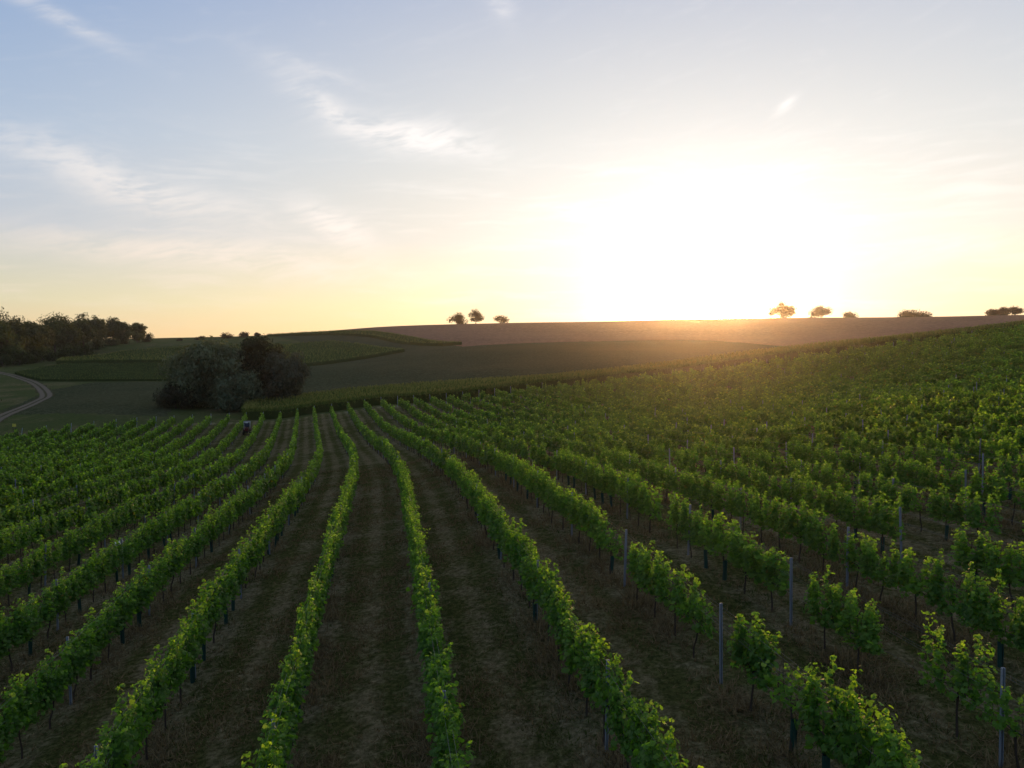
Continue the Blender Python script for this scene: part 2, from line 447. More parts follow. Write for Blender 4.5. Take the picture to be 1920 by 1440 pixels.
def build_ground():
    r = np.concatenate([np.arange(3, 140, 1.0), np.arange(140, 600, 1.6), np.geomspace(600, 1500, 16)])
    a = np.concatenate([np.arange(-44, 44.01, .22), np.arange(48, 316, 6.0)])
    R, A = np.meshgrid(r, np.radians(a), indexing='ij')
    X, Y = R * np.sin(A), R * np.cos(A)
    Z = gz(X, Y)
    nr, na = X.shape
    V = np.stack([X, Y, Z], 2).reshape(-1, 3)
    V = np.concatenate([V, [[0, 0, gz(0., 0.)]]])
    i, j = np.meshgrid(np.arange(nr - 1), np.arange(na), indexing='ij')
    j2 = (j + 1) % na
    Q = np.stack([i * na + j, i * na + j2, (i + 1) * na + j2, (i + 1) * na + j], 2).reshape(-1, 4)
    T = np.stack([np.full(na, len(V) - 1), (np.arange(na) + 1) % na, np.arange(na)], 1)
    c = V[Q].mean(1); cx, cyy = c[:, 0], c[:, 1]
    o = cx - cX(cyy)
    cls = np.zeros(len(Q), int)                                  # 0 meadow
    cls[inpoly(BEANL, cx, cyy)] = 3; cls[inpoly(BEAN, cx, cyy)] = 2; cls[inpoly(STUB, cx, cyy)] = 1
    cls[(cyy < yE(o) + 3.5) & (cyy > -60) & (o > -75) & (o < 215)] = 4
    dp = dist_line(PATH, V[:, 0], V[:, 1])
    near = (np.abs(dist_line(PATH, cx, cyy)) < 1.7) & (cls != 4)
    cls[near] = 5
    names = [("meadow", M_MEADOW), ("stubble_field", M_STUBBLE), ("bean_field", M_BEAN), ("bean_field", M_BEAN), ("vineyard_ground", M_FLOOR), ("path", M_PATH)]
    orow = V[:, 0] - cX(V[:, 1])
    for k, (nm, mt) in enumerate(names):
        q = Q[cls == k]; t = T if k == 4 else np.zeros((0, 3), int)
        used = np.unique(np.concatenate([q.ravel(), t.ravel()]))
        re = np.zeros(len(V), int); re[used] = np.arange(len(used))
        me = mesh_np(nm, V[used], [re[t], re[q]], mt, smooth=True, attrs={"orow": orow[used], "dpath": dp[used]})
        tag(link(bpy.data.objects.new(nm, me)), kind="structure")
build_ground()

# ------------------------------------------------------------------ grapevines
LT = np.array([(0, 0, 0), (0, -.25, .05), (.55, -.55, -.12), (.95, -.1, -.16), (.78, .32, -.05), (.62, .78, -.18), (.22, .72, .0), (0, 1.15, -.22),
               (-.22, .72, .0), (-.62, .78, -.18), (-.78, .32, -.05), (-.95, -.1, -.16), (-.55, -.55, -.12)], np.float32)
LTRI = [(0, i, i + 1) for i in range(1, 12)] + [(0, 12, 1)]
QT = np.array([(-.85, -.5, -.1), (.85, -.5, -.1), (.75, .75, -.12), (-.75, .75, -.12), (0, .15, .12)], np.float32)
QTRI = [(0, 1, 4), (1, 2, 4), (2, 3, 4), (3, 0, 4)]
QQ = np.array([(-.9, -.6, 0), (.9, -.6, -.1), (.7, .9, 0), (-.8, .8, -.15)], np.float32)
def vine_leaves(rg, n_sh, per, size, lush=1.0, jitter=.09):
    C, N, T, S, AGE = [], [], [], [], []
    for s in range(n_sh):
        x0 = (s + .5) / n_sh * 1.5 - .75 + rg.normal(0, .05)
        top = np.clip(rg.normal(1.68, .16), 1.3, 2.1) * (1 if lush > .8 else .9)
        z0 = rg.uniform(.62, .86)
        m = 15
        t = np.linspace(0, 1, m)
        yy = rg.normal(0, .055) + np.cumsum(rg.normal(0, .02, m)) + rg.normal(0, .09) * t ** 2
        xx = x0 * .9 + np.cumsum(rg.normal(0, .022, m)) + rg.normal(0, .10) * t
        zz = z0 + (top - z0) * t - .25 * np.clip(t - .85, 0, 1) * (rg.random() < .4)
        node = np.stack([xx, yy, zz], 1)
        k = np.repeat(np.arange(m), per)
        k = k[rg.random(len(k)) < lush]
        ph = rg.uniform(0, 2 * math.pi, len(k))
        off = np.stack([.65 * np.cos(ph), 1.0 * np.sin(ph), rg.normal(0, .25, len(k))], 1)
        rr = np.abs(rg.normal(.095, jitter, len(k))) * (1.15 - .6 * t[k])
        C.append(node[k] + off * rr[:, None])
        nn = off * .75 + np.array([0, 0, .55]) + rg.normal(0, .38, (len(k), 3))
        N.append(nn); T.append(off * .6 + np.array([0, 0, -.75]) + rg.normal(0, .35, (len(k), 3)))
        S.append(size * rg.uniform(.5, 1.3, len(k)) * (1.1 - .45 * t[k] ** 3)); AGE.append(t[k] * rg.uniform(.6, 1, len(k)))
    C, N, T, S, AGE = (np.concatenate(v) for v in (C, N, T, S, AGE))
    r = rg.random((len(C), 1))
    old = np.array([.058, .124, .022]); mid = np.array([.108, .205, .032]); yng = np.array([.200, .300, .050])
    a = AGE[:, None]
    tint = (old * (1 - r) + mid * r) * (1 - ss(a, .65, .98)) + yng * ss(a, .65, .98)
    tint *= rg.uniform(.8, 1.2, (len(C), 1))
    yl = rg.random(len(C)) < .006
    tint[yl] = [.16, .14, .03]
    return C, frames(N, T), S, tint
def vine_trunk(rg, mb, k=6, mi=0):
    b = rg.normal(0, .03, 2); t = rg.normal(0, .06, 2)
    pts = np.array([(b[0], b[1], -.08), (b[0] * .5, b[1], .2), (t[0] * .6, t[1] * .5, .45), (t[0], t[1] * .6, .68), (t[0] * 1.1, t[1] * .3, .80)])
    mb.tube(pts, [.028, .023, .020, .021, .016], k, (1, 1, 1), mi)
    return pts[-1]
NV = 14
vine_fol, vine_trk, vine_arm = [], [], []
for i in range(NV):
    rg = np.random.default_rng(100 + i)
    lush = [1, 1, .95, .9, 1, .85, 1, .95, 1, .9, 1, .8, .62, .5][i]
    mb = MB(); C, R, S, T = vine_leaves(rg, [11, 12, 10, 9, 12, 9, 11, 10, 12, 10, 11, 8, 7, 5][i], 5, .060, lush, .065)
    mb.inst(LT, LTRI, None, C, R, S, T); vine_fol.append(mb.mesh("foliage", M_LEAF))
    mb = MB(); e = vine_trunk(rg, mb); vine_trk.append(mb.mesh("trunk", M_BARK, True))
    mb = MB()
    for sgn in (-1, 1):
        mb.tube([e, e + np.array([sgn * .18, .01, .03]), np.array([sgn * .5, 0, .80])], [.014, .011, .007], 5)
    for s in range(6):
        x = (s - 2.5) * .2
        mb.tube([(x, 0, .8), (x + rg.normal(0, .05), rg.normal(0, .05), 1.2), (x + rg.normal(0, .08), rg.normal(0, .09), 1.62)], [.006, .005, .003], 4)
    vine_arm.append(mb.mesh("cane", M_BARK))
mb = MB()
for q in range(8):
    a0, a1 = q * math.pi / 4.2, (q + 1) * math.pi / 4.2
    mb.add([(.055 * math.cos(a0), .055 * math.sin(a0), .0), (.055 * math.cos(a1), .055 * math.sin(a1), .0), (.06 * math.cos(a1), .06 * math.sin(a1), .55), (.06 * math.cos(a0), .06 * math.sin(a0), .55)], quad=[(0, 1, 2, 3)])
guard_me = mb.mesh("grow_tube", M_GUARD)

BARE = {2: 14.9, 3: 17.6, 5: 22.2, 8: 30.0}              # rows where a post stands free in a gap between two vines
def row_name(k):
    return ("%s row right of central aisle" % ORD(k + 1)) if k >= 0 else ("%s row left of central aisle" % ORD(-k))
def in_view(X, Y, Z, mx=1.0):
    f = Y * .99867 - (Z - CAM_Z) * .05155; up = Y * .05155 + (Z - CAM_Z) * .99867
    return (f > 1) & (np.abs(X) < .708 * mx * f + (mx - 1) * 6) & (np.abs(up) < .531 * mx * f + (mx - 1) * 8)
vines = []                                     # k, Y, X, Z, angle, dist
STEP = 1.22
for k in range(-24, 62):
    o = 1 + 3 * k
    rg = np.random.default_rng(900 + k)
    Ys = np.arange(5.0 + rg.uniform(0, 1), float(yE(o)), STEP)
    Ys = Ys + rg.normal(0, .06, len(Ys))
    X = o + cX(Ys) + rg.normal(0, .03, len(Ys)); Z = gz(X, Ys)
    keep = in_view(X, Ys, Z + 1.2, 1.22)
    gap = rg.random(len(Ys)) < (.04 if k > 1 else .006)
    if k in BARE: gap |= np.abs(Ys - BARE[k] + .2) < .6
    vis = in_view(X, Ys, Z + 1.3, 1.07)
    for y, x, z, kp, g, v in zip(Ys, X, Z, keep, gap, vis):
        if kp and not g: vines.append((k, y, x, z, math.atan2(1, float(cS(y))), math.hypot(x, y), v))
vines.sort(key=lambda v: v[5])
n_vis = 0; near, far = [], []
for v in vines:
    if n_vis < 318:
        near.append(v); n_vis += bool(v[6])
    else: far.append(v)
near_off = [v for v in near if not v[6]]; near = [v for v in near if v[6]]
cnt = {}
near.sort(key=lambda v: (v[0], v[1]))
for k, y, x, z, ang, dist, vis in near:
    cnt[k] = cnt.get(k, 0) + 1
    small = rng.random() < (.10 if k > 1 else .02)
    i = int(rng.integers(11, NV)) if small else int(rng.integers(0, 11))
    e = empty("grapevine", (x, y, z), ang + (math.pi if rng.random() < .5 else 0))
    s = rng.uniform(.92, 1.08); e.scale = (rng.uniform(.95, 1.08), rng.uniform(.85, 1.15), s)
    guard = rng.random() < .28
    ad = "small sparse" if i >= 11 else "leafy green"
    tag(e, "%s grapevine, %s from the front in the %s" % (ad, ORD(cnt[k]), row_name(k)), "grapevine", "grapevines in the near part of the vineyard")
    for nm, me in (("trunk", vine_trk[i]), ("cane", vine_arm[i]), ("foliage", vine_fol[i])):
        link(bpy.data.objects.new(nm, me), e)
    if guard:
        g = link(bpy.data.objects.new("grow_tube", guard_me), e); g.rotation_euler = (rng.normal(0, .05), rng.normal(0, .05), rng.uniform(0, 6))

# the rest of the vineyard, beyond counting: real leaves, joined
def far_vines(vs, name, label, levels):
    mb = MB()
    var = {}
    for li, (dmax, n_sh, per, size) in enumerate(levels):
        for j in range(10):
            rg = np.random.default_rng(3000 + li * 50 + j)
            var[li, j] = vine_leaves(rg, n_sh, per, size, rg.uniform(.8, 1.0), .08)
    G = {}
    for k, y, x, z, ang, dist, vis in vs:
        li = next(i for i, l in enumerate(levels) if dist < l[0])
        C, R, S, T = var[li, int(rng.integers(10))]
        a = ang + (math.pi if rng.random() < .5 else 0); c, s = math.cos(a), math.sin(a)
        M = np.array([[c, -s, 0], [s, c, 0], [0, 0, 1]])
        sc = np.array([rng.uniform(.85, 1.05), rng.uniform(.65, .95), rng.uniform(.80, 1.12) * (rng.uniform(.6, .8) if rng.random() < .06 else 1)])
        g = G.setdefault(li, ([], [], [], []))
        g[0].append((C * sc) @ M.T + np.array([x, y, z])); g[1].append(np.einsum('ij,njk->nik', M, R)); g[2].append(S); g[3].append(T * np.array([1.0, .95, .95]) * rng.uniform(.72, 1.12))
        mb.tube([(x, y, z - .05), (x + rng.normal(0, .04), y, z + .85)], [.028, .02], 4, (1, 1, 1), 1, cap=False)
    for li, g in G.items():
        C, R, S, T = (np.concatenate(v) for v in g)
        mb.inst(QQ, None, [(0, 1, 2, 3)], C, R, S, T)
    return tag(mb.obj(name, [M_LEAF, M_BARK]), label, "vineyard", kind="stuff")
far_vines(far + near_off, "distant_grapevines", "rows of green grapevines running down to the corn and up the right slope", [(56, 11, 3, .092), (85, 10, 2, .112), (999, 11, 1, .155)])

# ------------------------------------------------------------------ trellis posts and wires
def post_mesh():
    mb = MB()
    prof = np.array([(-.028, -.018), (.028, -.018), (.028, .018), (.016, .018), (.016, -.010), (-.016, -.010), (-.016, .018), (-.028, .018)])
    n = len(prof); zs = (-.3, 1.72)
    V = np.concatenate([np.c_[prof, np.full(n, z)] for z in zs])
    q = [(i, (i + 1) % n, n + (i + 1) % n, n + i) for i in range(n)]
    q += [(n + 0, n + 5, n + 6, n + 7), (n + 0, n + 1, n + 4, n + 5), (n + 1, n + 2, n + 3, n + 4)]
    mb.add(V, quad=q)
    for z in np.arange(.55, 1.70, .15):
        for s in (-1, 1): mb.box((s * .032, .006, z), (.010, .012, .03))
    return mb.mesh("trellis_post", M_STEEL)
POST = post_mesh()
posts = []
for k in range(-24, 62):
    o = 1 + 3 * k
    rg = np.random.default_rng(5000 + k)
    Ye = float(yE(o))
    Ys = list(np.arange(Ye + .5, 6, -6.1)) if k not in BARE else [Ye + .5] + list(BARE[k] + 6.1 * np.arange(-1, 17))
    for y in Ys:
        y2 = y + rg.normal(0, .08) if y < Ye else y
        x = o + float(cX(y2)); posts.append((k, y2, x, float(gz(x, y2)), math.hypot(x, y2), y > Ye))
posts = [p for p in posts if in_view(np.float64(p[2]), np.float64(p[1]), p[3] + 1.5, 1.0)]
posts.sort(key=lambda p: p[4])
ends = [p for p in posts if p[5] and p[0] < 14]
nearp = [p for p in posts if not p[5]][:300 - len(ends)]
farp = [p for p in posts if p not in nearp and p not in ends]
nearp.sort(key=lambda p: (p[0], p[1])); cnt = {}
for k, y, x, z, d, en in nearp:
    cnt[k] = cnt.get(k, 0) + 1
    p = link(bpy.data.objects.new("trellis_post", POST)); p.location = (x, y, z)
    p.rotation_euler = (rng.normal(0, .025), rng.normal(0, .025), math.atan2(1, float(cS(y))) + math.pi / 2)
    tag(p, "grey trellis post, %s from the front in the %s" % (ORD(cnt[k]), row_name(k)), "post", "steel trellis posts along the vine rows")
for k, y, x, z, d, en in ends:
    p = link(bpy.data.objects.new("end_post", POST)); p.location = (x, y, z); p.scale = (1.3, 1.3, 1.15)
    p.rotation_euler = (rng.normal(-.05, .03), rng.normal(0, .03), 0)
    tag(p, "grey end post at the far end of the %s" % row_name(k), "post", "end posts at the far row ends")
mb = MB()
for k, y, x, z, d, en in farp: mb.box((x, y, z + .75), (.05, .05, 1.5 + .35 * (rng.random() < .2)))
tag(mb.obj("distant_trellis_posts", M_STEEL), "thin grey trellis posts among the far vine rows", "posts", kind="stuff")
for k in range(-7, 9):
    o = 1 + 3 * k
    Ys = np.arange(7.0, 62.0, 1.0); X = o + cX(Ys); Z = gz(X, Ys)
    root = empty("trellis_wires", (float(X[0]), float(Ys[0]), float(Z[0])))
    tag(root, "thin trellis wires strung along the %s" % row_name(k), "wire", "trellis wires of the near rows")
    for zz, dx in ((.8, 0), (1.25, .045), (1.25, -.045), (1.60, .05), (1.60, -.05)):
        w = MB()
        P = np.stack([X + dx - X[0], Ys - Ys[0], Z + zz + .012 * np.sin(Ys * 1.03) - Z[0]], 1)
        w.tube(P, np.full(len(P), .0026), 3, cap=False)
        w.obj("wire", M_WIRE, root)

# ------------------------------------------------------------------ grass in the aisles
def grass(name, label, n, straw, hmin, hmax, under, seed, ymax=62.0, xb=1.15):
    rg = np.random.default_rng(seed)
    y = 6 + (ymax - 6) * rg.random(n * 5) ** 1.35
    x = rg.uniform(-1, 1, n * 5) * (.708 * xb * y + 3)
    o = x - cX(y); d = np.abs((o - 1) / 3 - np.round((o - 1) / 3)) * 3
    right = ss(o, -2, 6)
    cl = (.5 + .5 * np.sin(x * 2.3 + 1.7 * np.sin(y * .9) + seed) * np.sin(y * 1.9 + 1.3 * np.sin(x * 1.1))) * (.5 + .5 * np.sin(x * .83 - y * .61 + 2.1 * np.sin(y * .37 + seed)))
    cl = np.clip(cl * 1.9, 0, 1)
    pr = (under * np.exp(-(d / .38) ** 2) * (.45 + .75 * right) + (1 - under) * np.exp(-((d - .95) / .4) ** 2) + .16) * (.16 + 1.0 * cl)
    pr *= (rg.random(len(x)) < 1)
    idx = np.nonzero(rg.random(len(x)) < pr)[0][:n]
    x, y, d = x[idx], y[idx], d[idx]
    z = gz(x, y); m = len(x)
    h = rg.uniform(hmin, hmax, m) * (.55 + .7 * np.exp(-(d / .6) ** 2)) * (.7 + .5 * cl[idx])
    mb = MB()
    bx = np.repeat(np.arange(m), 4)
    base = np.stack([x, y, z - .01], 1)[bx] + np.c_[rg.normal(0, .04, (len(bx), 2)), np.zeros(len(bx))]
    ph = rg.uniform(0, 6.283, len(bx)); lean = rg.uniform(.3, 1.9, len(bx)); hh = h[bx] * rg.uniform(.5, 1.1, len(bx))
    dr = np.stack([np.cos(ph), np.sin(ph), np.zeros(len(bx))], 1); w = np.stack([-np.sin(ph), np.cos(ph), np.zeros(len(bx))], 1)
    wd = (rg.uniform(.005, .011, len(bx)) * (1 + y[bx] / 30))[:, None]
    tip = base + dr * (hh * lean * .8)[:, None] + np.array([0, 0, 1]) * (hh * (1 - .42 * lean))[:, None]
    V = np.stack([base - w * wd, base + w * wd, tip], 1)
    off = (np.arange(len(bx)) * 3)[:, None]
    r = rg.random((len(bx), 1))
    if straw: tn = np.array([.10, .072, .038]) * (1 - r) + np.array([.30, .225, .125]) * r
    else: tn = np.array([.032, .050, .012]) * (1 - r) + np.array([.09, .12, .03]) * r
    mb.add(V, np.array([[0, 1, 2]]) + off, None, np.repeat(tn, 3, 0))
    tag(mb.obj(name, M_GRASS), label, "grass", kind="stuff")
grass("dry_grass", "dry straw-coloured grass growing along the feet of the vine rows", 95000, True, .07, .40, .6, 11)
grass("green_grass", "short dark green grass in the vineyard aisles", 75000, False, .05, .17, .15, 12)

# ------------------------------------------------------------------ corn
def corn_plant_leaves(rg, C, hgt, scale, nl=6):
    """C base points; returns strips of arching leaves"""
    n = len(C)
    mb_V, mb_T = [], []
    for l in range(nl):
        ph = rg.uniform(0, 6.283, n)
        zb = hgt * (.35 + .6 * l / (nl - 1)) * rg.uniform(.92, 1.05, n)
        L = scale * rg.uniform(.55, .95, n) * (1.0 if l < nl - 1 else .5)
        dr = np.stack([np.cos(ph), np.sin(ph), 0 * ph], 1); w = np.stack([-np.sin(ph), np.cos(ph), 0 * ph], 1) * .06 * scale
        up = rg.uniform(.35, .65, n) if l < nl - 1 else rg.uniform(.9, 1.3, n)
        p0 = C + np.array([0, 0, 1]) * zb[:, None]
        p1 = p0 + dr * (L * .45)[:, None] + np.array([0, 0, 1]) * (L * up)[:, None]
        p2 = p0 + dr * (L * 1.0)[:, None] + np.array([0, 0, 1]) * (L * (up - .45))[:, None]
        mb_V.append(np.stack([p0 - w * .6, p0 + w * .6, p1 + w, p1 - w, p2], 1))
        r = rg.random((n, 1)); tn = np.array([.045, .072, .018]) * (1 - r) + np.array([.10, .14, .040]) * r
        if l == nl - 1: tn = tn * .6 + np.array([.10, .085, .035])
        mb_T.append(np.repeat(tn[:, None], 5, 1))
    V = np.concatenate(mb_V).reshape(-1, 3); T = np.concatenate(mb_T).reshape(-1, 3)
    return V, T
def crop(name, label, poly, hgt, spacing, edge_sp, seed, scale=1.0, core=.78, cat="corn field", gridsp=4.0, nl=6, tintmul=1.0):
    rg = np.random.default_rng(seed); P = np.asarray(poly, float)
    mb = MB()
    # dense inner mass so that no ground shows through
    seg = []
    for a, b in zip(P, np.roll(P, -1, 0)):
        m = max(1, int(np.hypot(*(b - a)) / gridsp)); seg += [a + (b - a) * t / m for t in range(m)]
    seg = np.array(seg)
    cen = P.mean(0)
    x0, y0 = P.min(0); x1, y1 = P.max(0)
    gx, gy = np.meshgrid(np.arange(x0, x1, gridsp), np.arange(y0, y1, gridsp)); gx = gx.ravel() + rg.uniform(-1, 1, gx.size) * gridsp * .3; gy = gy.ravel() + rg.uniform(-1, 1, gy.size) * gridsp * .3
    k = inpoly(P, gx, gy)
    pts = np.concatenate([seg, np.c_[gx[k], gy[k]]])
    ns = len(seg)
    vo, _, fo, *_ = delaunay_2d_cdt([Vector(p) for p in pts], [(i, (i + 1) % ns) for i in range(ns)], [], 1, 1e-3)
    vo = np.array([tuple(v) for v in vo]); fo = np.array([f for f in fo if len(f) == 3])
    hm = lambda x: 1 - .5 * ss(x, 45, 100)
    zt = gz(vo[:, 0], vo[:, 1]) + hm(vo[:, 0]) * hgt * core * rg.uniform(.93, 1.05, len(vo))
    tc = np.array([.034, .050, .015]) * tintmul
    mb.add(np.c_[vo, zt], fo, tint=tc * rg.uniform(.8, 1.3, (len(vo), 1)))
    zs = gz(seg[:, 0], seg[:, 1])
    n = ns
    mb.add(np.concatenate([np.c_[seg, zs - .2], np.c_[seg, zs + hm(seg[:, 0]) * hgt * core]]), quad=[(i, (i + 1) % n, n + (i + 1) % n, n + i) for i in range(n)], tint=tc * 1.15)
    # plants in rows
    ux = np.arange(x0, x1, spacing); uy = np.arange(y0, y1, spacing)
    gx, gy = np.meshgrid(ux, uy); gx = gx.ravel() + rg.uniform(-.4, .4, gx.size) * spacing; gy = gy.ravel() + rg.uniform(-.4, .4, gy.size) * spacing
    k = inpoly(P, gx, gy)
    C = [np.c_[gx[k], gy[k]]]
    if edge_sp:
        for a, b in zip(P, np.roll(P, -1, 0)):
            L = np.hypot(*(b - a)); m = int(L / edge_sp)
            nrm = np.array([a[1] - b[1], b[0] - a[0]]) / L
            if inpoly(P, np.array([(a[0] + b[0]) / 2 + nrm[0] * .3]), np.array([(a[1] + b[1]) / 2 + nrm[1] * .3]))[0] == False: nrm = -nrm
            t = rg.random(m); dd = rg.uniform(-.3, 2.2, m)
            C.append(a + (b - a) * t[:, None] + nrm * dd[:, None])
    C = np.concatenate(C); C = C[:, :2]
    C = np.c_[C, gz(C[:, 0], C[:, 1])]
    V, T = corn_plant_leaves(rg, C, hgt * .86 * hm(C[:, 0]), scale * hgt / 2.6, nl)
    off = (np.arange(len(V) // 5) * 5)[:, None]
    mb.add(V, np.array([[3, 2, 4]]) + off, np.array([[0, 1, 2, 3]]) + off, T * tintmul)
    return tag(mb.obj(name, M_CORN), label, cat, kind="stuff")
front = [end_pt(o, 6.5) for o in (-18, -10, 0, 12, 24, 36, 48, 60, 75, 90, 105, 125, 150)]
CORN_A = front + [(150, 172), (112, 174), (76, 182), (42, 178), (14, 175), (-20, 172), (-40, 170), (-50, 163), (-55, 150)]
crop("corn_field", "tall green corn strip behind the far ends of the vine rows", CORN_A, 2.35, .95, .10, 21, 1.15, core=.6, tintmul=1.2)
P1 = [(-129, 380), (-118, 400), (-101, 405), (-78, 380), (-49, 330), (-62, 312), (-75, 300), (-87, 295), (-104, 293)]
P2 = [(-159, 470), (-138, 474), (-109, 465), (-86, 450), (-70, 428), (-53, 400), (-36, 364), (-24, 346), (-33, 345), (-55, 375), (-84, 425), (-113, 450), (-134, 455)]
crop("corn_field", "bright green corn patch on the hillside, right of the dark willows", P1, 1.7, 1.7, .45, 22, 1.9, nl=4, tintmul=1.5, gridsp=2.5)
crop("corn_field", "narrow curved corn strip along the lower edge of the brown stubble", P2, 1.7, 1.8, .5, 23, 1.9, nl=4, tintmul=1.3, gridsp=2.5)
P3 = [(-187, 297), (-173, 303), (-140, 303), (-105, 305), (-120, 395), (-160, 400), (-200, 372), (-205, 330)]
crop("corn_field", "corn field below the wooded edge on the left, with dark front edge", P3, 1.8, 1.9, .45, 24, 1.9, nl=4, tintmul=1.25, gridsp=2.5)
P4 = [(-147, 226), (-129, 226), (-100, 228), (-78, 230), (-95, 296), (-150, 297), (-180, 290), (-172, 250)]
crop("crop_field", "low green crop between the bend of the track and the corn field", P4, .8, 1.5, .5, 25, 2.2, core=.9, cat="crop field", nl=4, tintmul=1.25, gridsp=2.2)

# ------------------------------------------------------------------ trees
TQ = np.array([(-.5, -1, 0), (.5, -1, .08), (.45, 1, -.1), (-.4, .95, .05)], np.float32)
def tree(name, label, cat, base, H, W, n, size, cols, seed, clumps=40, thin=.5, trunk_h=.25, droop=.2, shape=1.0, group=None, slim=1.0, dead=0.0):
    rg = np.random.default_rng(seed)
    x, y = base; z = float(gz(x, y))
    root = empty(name, (x, y, z), rg.uniform(0, 6.28))
    tag(root, label, cat, group)
    mb = MB()
    th = H * trunk_h
    r0 = max(.12, H * .028)
    lean = rg.normal(0, .03, 2) * H
    top = np.array([lean[0], lean[1], H * .78])
    mb.tube([(0, 0, -.4), (lean[0] * .2, lean[1] * .2, th), (lean[0] * .6, lean[1] * .6, H * .5), top], [r0 * 1.3, r0, r0 * .6, r0 * .12], 7)
    cc, rr = [], []
    for c in range(clumps):
        u = rg.normal(0, 1, 3); u /= np.linalg.norm(u)
        rad_ = rg.random() ** .45
        zc = H * (trunk_h + (1 - trunk_h) * .5) + u[2] * rad_ * H * (1 - trunk_h) * .44
        wide = W * .5 * (1 - .35 * max(0, (zc / H - .55)) * 2 * shape)
        p = np.array([u[0] * rad_ * wide * .85, u[1] * rad_ * wide * .85 * slim, zc])
        cc.append(p); rr.append(rg.uniform(.55, 1.15) * W * .5 * (clumps ** -.33) * 1.35)
        if c < 14:
            t = rg.uniform(.25, .75); s0 = np.array([0, 0, th]) * (1 - t) + top * t
            md = (s0 + p) / 2 + np.array([0, 0, .04 * H])
            mb.tube([s0, md, p], [r0 * .38, r0 * .25, r0 * .06], 5)
    mb.obj("trunk", M_BARK, root, True)
    cc = np.array(cc); rr = np.array(rr)
    ci = rg.choice(len(cc), n, p=rr ** 2 / (rr ** 2).sum())
    u = rg.normal(0, 1, (n, 3)); u /= np.linalg.norm(u, axis=1)[:, None]
    q = rg.random(n) ** thin
    C = cc[ci] + u * (q * rr[ci])[:, None] * np.array([1.15, 1.15 * slim ** .5, .85])
    C[:, 2] -= droop * rg.random(n) ** 2 * rr[ci]
    C[:, 2] = np.maximum(C[:, 2], .15)
    N = u + rg.normal(0, .5, (n, 3)) + np.array([0, 0, .3])
    T = u * .5 + np.array([0, 0, -droop * 2.2]) + rg.normal(0, .7, (n, 3))
    S = size * rg.uniform(.6, 1.3, n)
    ct = rg.random((len(cc), 1)); r = rg.random((n, 1)) * .3 + ct[ci] * .7
    tint = np.array(cols[0]) * (1 - r) + np.array(cols[1]) * r
    lf = MB(); lf.inst(TQ, None, [(0, 1, 2, 3)], C, frames(N, T), S, tint); lf.obj("crown", M_TREE, root)
    return root
WIL = ((.044, .062, .034), (.150, .185, .112))
DRK = ((.018, .026, .012), (.046, .060, .028))
tree("willow_tree", "large rounded grey-green willow, left one of the clump beyond the vineyard", "tree", (-64.5, 152), 14.4, 18.0, 27000, .26, WIL, 31, 150, .35, .02, .7, .1)
tree("willow_tree", "darker tall willow in the middle of the clump, its crown highest", "tree", (-55.5, 159), 16.0, 14.0, 19000, .26, DRK, 32, 110, .4, .03, .4, .2)
tree("willow_tree", "grey-green willow with drooping branches at the right end of the clump", "tree", (-50.0, 157), 13.2, 12.5, 15000, .26, ((.036, .045, .030), (.105, .122, .088)), 33, 90, .4, .03, .9, .15)
tree("willow_shrub", "low grey-green willow bush in front of the dark tall willow", "bush", (-55.5, 147), 8.4, 9.5, 8000, .22, WIL, 34, 40, .45, .03, .7, .3)
tree("willow_shrub", "low dark bush at the left foot of the big willow", "bush", (-68.5, 147), 5.6, 8.0, 6000, .18, ((.02, .025, .016), (.06, .068, .045)), 35, 30, .45, .06, .7, .3)
FG = [((.020, .031, .010), (.066, .086, .025)), ((.024, .032, .010), (.092, .100, .028)), ((.016, .027, .010), (.048, .068, .023)), ((.022, .036, .012), (.070, .098, .032))]
edge = smooth_line([(-213, 262), (-200, 282), (-212, 318), (-218, 352), (-222, 378), (-222, 398), (-222, 424), (-224, 446)], 6)
seg = np.concatenate([[0], np.cumsum(np.hypot(*np.diff(edge, axis=0).T))])
fh = [18, 20, 17, 20, 18, 18, 21, 20, 18, 18, 16, 20, 21, 17, 17, 16, 16, 14, 14, 13, 13, 12, 11, 9]
for i in range(24):
    s = seg[-1] * (i + .3) / 24
    ex, ey = np.interp(s, seg, edge[:, 0]), np.interp(s, seg, edge[:, 1])
    rg = np.random.default_rng(700 + i)
    H = fh[i] * rg.uniform(.92, 1.08)
    tree("woodland_tree", "%s tree from the left along the wooded edge behind the left fields" % ORD(i + 1), "tree", (ex + rg.normal(0, 2), ey + rg.normal(0, 1.5)), H, H * rg.uniform(.62, .85), 3000, .40, FG[i % 4], 400 + i, 26, .55, rg.uniform(.04, .12), .25, .3, "trees along the wooded edge")
for i in range(12):
    s = seg[-1] * (i + .5) / 12
    ex, ey = np.interp(s, seg, edge[:, 0]) - 12, np.interp(s, seg, edge[:, 1]) + 4
    H = fh[i * 2] * 1.12
    tree("woodland_tree", "%s tree from the left in the back row of the wooded edge" % ORD(i + 1), "tree", (ex, ey), H, H * .75, 2000, .38, FG[(i + 2) % 4], 440 + i, 24, .55, .15, .2, .3, "trees behind the wooded edge")
for i in range(14):
    s = seg[-1] * (i + .6) / 14.5
    ex, ey = np.interp(s, seg, edge[:, 0]) + 5.5, np.interp(s, seg, edge[:, 1]) - 3
    tree("woodland_shrub", "%s low shrub from the left at the foot of the wooded edge" % ORD(i + 1), "bush", (ex, ey), 4.5 + (i * 37 % 5) * .6, 7.5, 1000, .3, FG[(i * 2) % 4], 470 + i, 14, .5, .05, .3, .2, "shrubs at the foot of the wooded edge")
SK = ((.010, .010, .006), (.034, .030, .014))
